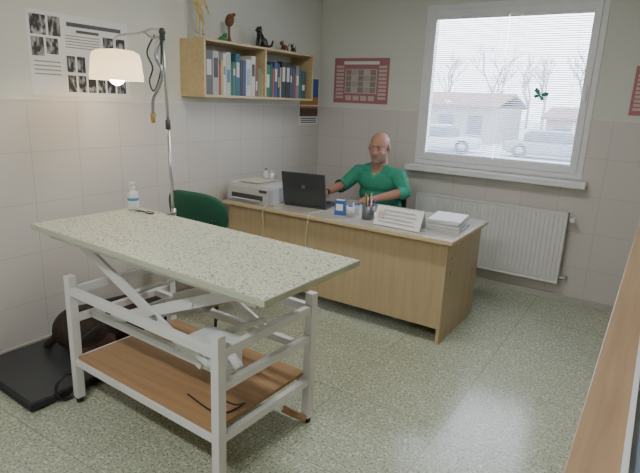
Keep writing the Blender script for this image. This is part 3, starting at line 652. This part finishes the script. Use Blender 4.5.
M_=b.M;b.M=Matrix();b.tube([M_@Vector((-.012,-.107,.008)),M_@Vector((0,-.111,.011)),M_@Vector((.012,-.107,.008))],.0013,STEEL,n=2,seg=6)
b.out('eyes_and_glasses',parent=man)
# ------------------------------------------------------------------ fill panels and area lamps added on the unseen ceiling to brighten the room
FILLGLOW=mat('fill_panel_glow',(.9,.9,.88),.5,emit=(1,.98,.95),es=2)
for (x,y) in ((1.9,-2.2),(1.9,-4.9)):
    b=B();b.box((0,0,-.03),(1.24,.24,.06),WHITE);b.box((0,0,-.065),(1.18,.2,.015),FILLGLOW);b.out('added_fill_panel',loc=(x,y,H-.0005))
    l=bpy.data.lights.new('added_fill_area','AREA');l.shape='RECTANGLE';l.size=1.15;l.size_y=.2;l.energy=24 if y>-3 else 42;l.color=(1,.985,.965)
    o=bpy.data.objects.new('added_fill_lamp',l);COL.objects.link(o);o.location=(x,y,H-.09)
# ------------------------------------------------------------------ outdoors
GR=mat('pale_yard_ground',(.66,.67,.66),.9,scale=.4,var=.14)
b=B();b.b2((-80,.3,-.7),(80,90,-.6),GR);b.out('ground_outside')
HW=mat('house_plaster',(.40,.38,.34),.8);ROOF=mat('red_tile_roof',(.34,.20,.17),.8);WIN=mat('dark_window',(.12,.13,.15),.3)
def house(name,x1,x2,y1,y2,h,rh,wm):
    b=B();b.b2((x1,y1,-.6),(x2,y2,h),wm);ym=(y1+y2)/2
    b.poly([(x1-.3,y1-.4,h),(x2+.3,y1-.4,h),(x2+.3,ym,h+rh),(x1-.3,ym,h+rh)],ROOF,(0,0,.12));b.poly([(x1-.3,y2+.4,h),(x2+.3,y2+.4,h),(x2+.3,ym,h+rh),(x1-.3,ym,h+rh)],ROOF,(0,0,.12))
    n=int((x2-x1)/1.8)
    for i in range(n):
        x=x1+.5+i*1.8;b.b2((x,y1-.03,h-1.6),(x+.9,y1,h-.5),WIN);b.b2((x-.06,y1-.05,h-1.68),(x+.96,y1-.0,h-1.6),WPVC)
    b.b2((x1+1.5,y1-.04,-.6),(x1+1.62,y1,h-.1),WPVC)
    b.out(name)
house('house',-13,-5.6,27,34,1.5,.8,HW)
house('garage_building',-3.2,3.0,30,36,1.0,.6,mat('brick_wall',(.40,.30,.26),.8))
def car(x,y,r,col):
    b=B();CARM=mat('car_paint',col,.25,.2)
    padded(b,(0,0,.45),(4.1,1.65,.62),CARM,n=5);padded(b,(-.1,0,.9),(2.2,1.45,.75),WIN,n=3.5);padded(b,(-.1,0,1.2),(1.5,1.3,.14),CARM,n=4)
    for sx in(-1.25,1.25):
        for sy in(-.78,.78):b.cyl((sx,sy-.1,.31),(sx,sy+.1,.31),.31,BLACK);b.cyl((sx,sy-.11,.31),(sx,sy+.11,.31),.17,CHROME)
    b.out('parked_car',loc=(x,y,-.6),rot=(0,0,r))
car(-6.2,20,.2,(.55,.57,.6));car(-1.2,21,.1,(.30,.31,.34))
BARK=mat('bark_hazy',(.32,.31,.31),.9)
def tree(x,y,h):
    b=B();rnd=random.Random(int(x*10+y))
    def br(p,d,l,r,lev):
        e=p+d*l;b.cyl(p,e,r,BARK,r2=r*.6,seg=5,caps=False)
        if lev==0:return
        for k in range(3 if lev>1 else 4):
            nd=(d+Vector((rnd.uniform(-.8,.8),rnd.uniform(-.8,.8),rnd.uniform(-.1,.6)))).normalized()
            br(p+d*l*rnd.uniform(.5,1),nd,l*rnd.uniform(.55,.75),r*.55,lev-1)
    br(Vector((0,0,0)),Vector((0,0,1)),h*.38,h*.018,4);b.out('bare_tree',loc=(x,y,-.6))
for x,y,h in ((-16,48,9),(-11.5,50,7.5),(-7,49,9),(-2.5,50,8),(1.5,48,9),(4.5,49,8),(-14,56,10),(-5,58,11),(-.5,56,10),(-9.5,54,9),(3,54,9)):tree(x,y,h)
# ------------------------------------------------------------------ world + camera
w=bpy.data.worlds.new('overcast_sky');SC.world=w;w.use_nodes=True;nt=w.node_tree;N=nt.nodes;Lk=nt.links
bg=N['Background'];tc=N.new('ShaderNodeTexCoord');sp=N.new('ShaderNodeSeparateXYZ');cr=N.new('ShaderNodeValToRGB')
cr.color_ramp.elements[0].position=0;cr.color_ramp.elements[0].color=(.82,.85,.90,1);cr.color_ramp.elements[1].position=.6;cr.color_ramp.elements[1].color=(.74,.84,1,1)
Lk.new(tc.outputs['Generated'],sp.inputs[0]);Lk.new(sp.outputs[2],cr.inputs[0]);Lk.new(cr.outputs[0],bg.inputs[0]);bg.inputs[1].default_value=9
y=math.radians(32.785);p=math.radians(14.767);r=math.radians(2.422)
F=Vector((-math.sin(y)*math.cos(p),math.cos(y)*math.cos(p),-math.sin(p)));R=Vector((math.cos(y),math.sin(y),0));U=R.cross(F)
Rc=R*math.cos(r)+U*math.sin(r);Uc=U*math.cos(r)-R*math.sin(r)
cam=bpy.data.cameras.new('camera');cam.lens=520.06/640*36;cam.sensor_width=36;cam.clip_start=.02;cam.clip_end=300
co=bpy.data.objects.new('camera',cam);COL.objects.link(co)
m=Matrix((Rc,Uc,-F)).transposed().to_4x4();m.translation=Vector((3.108,-4.699,1.593));co.matrix_world=m
SC.camera=co
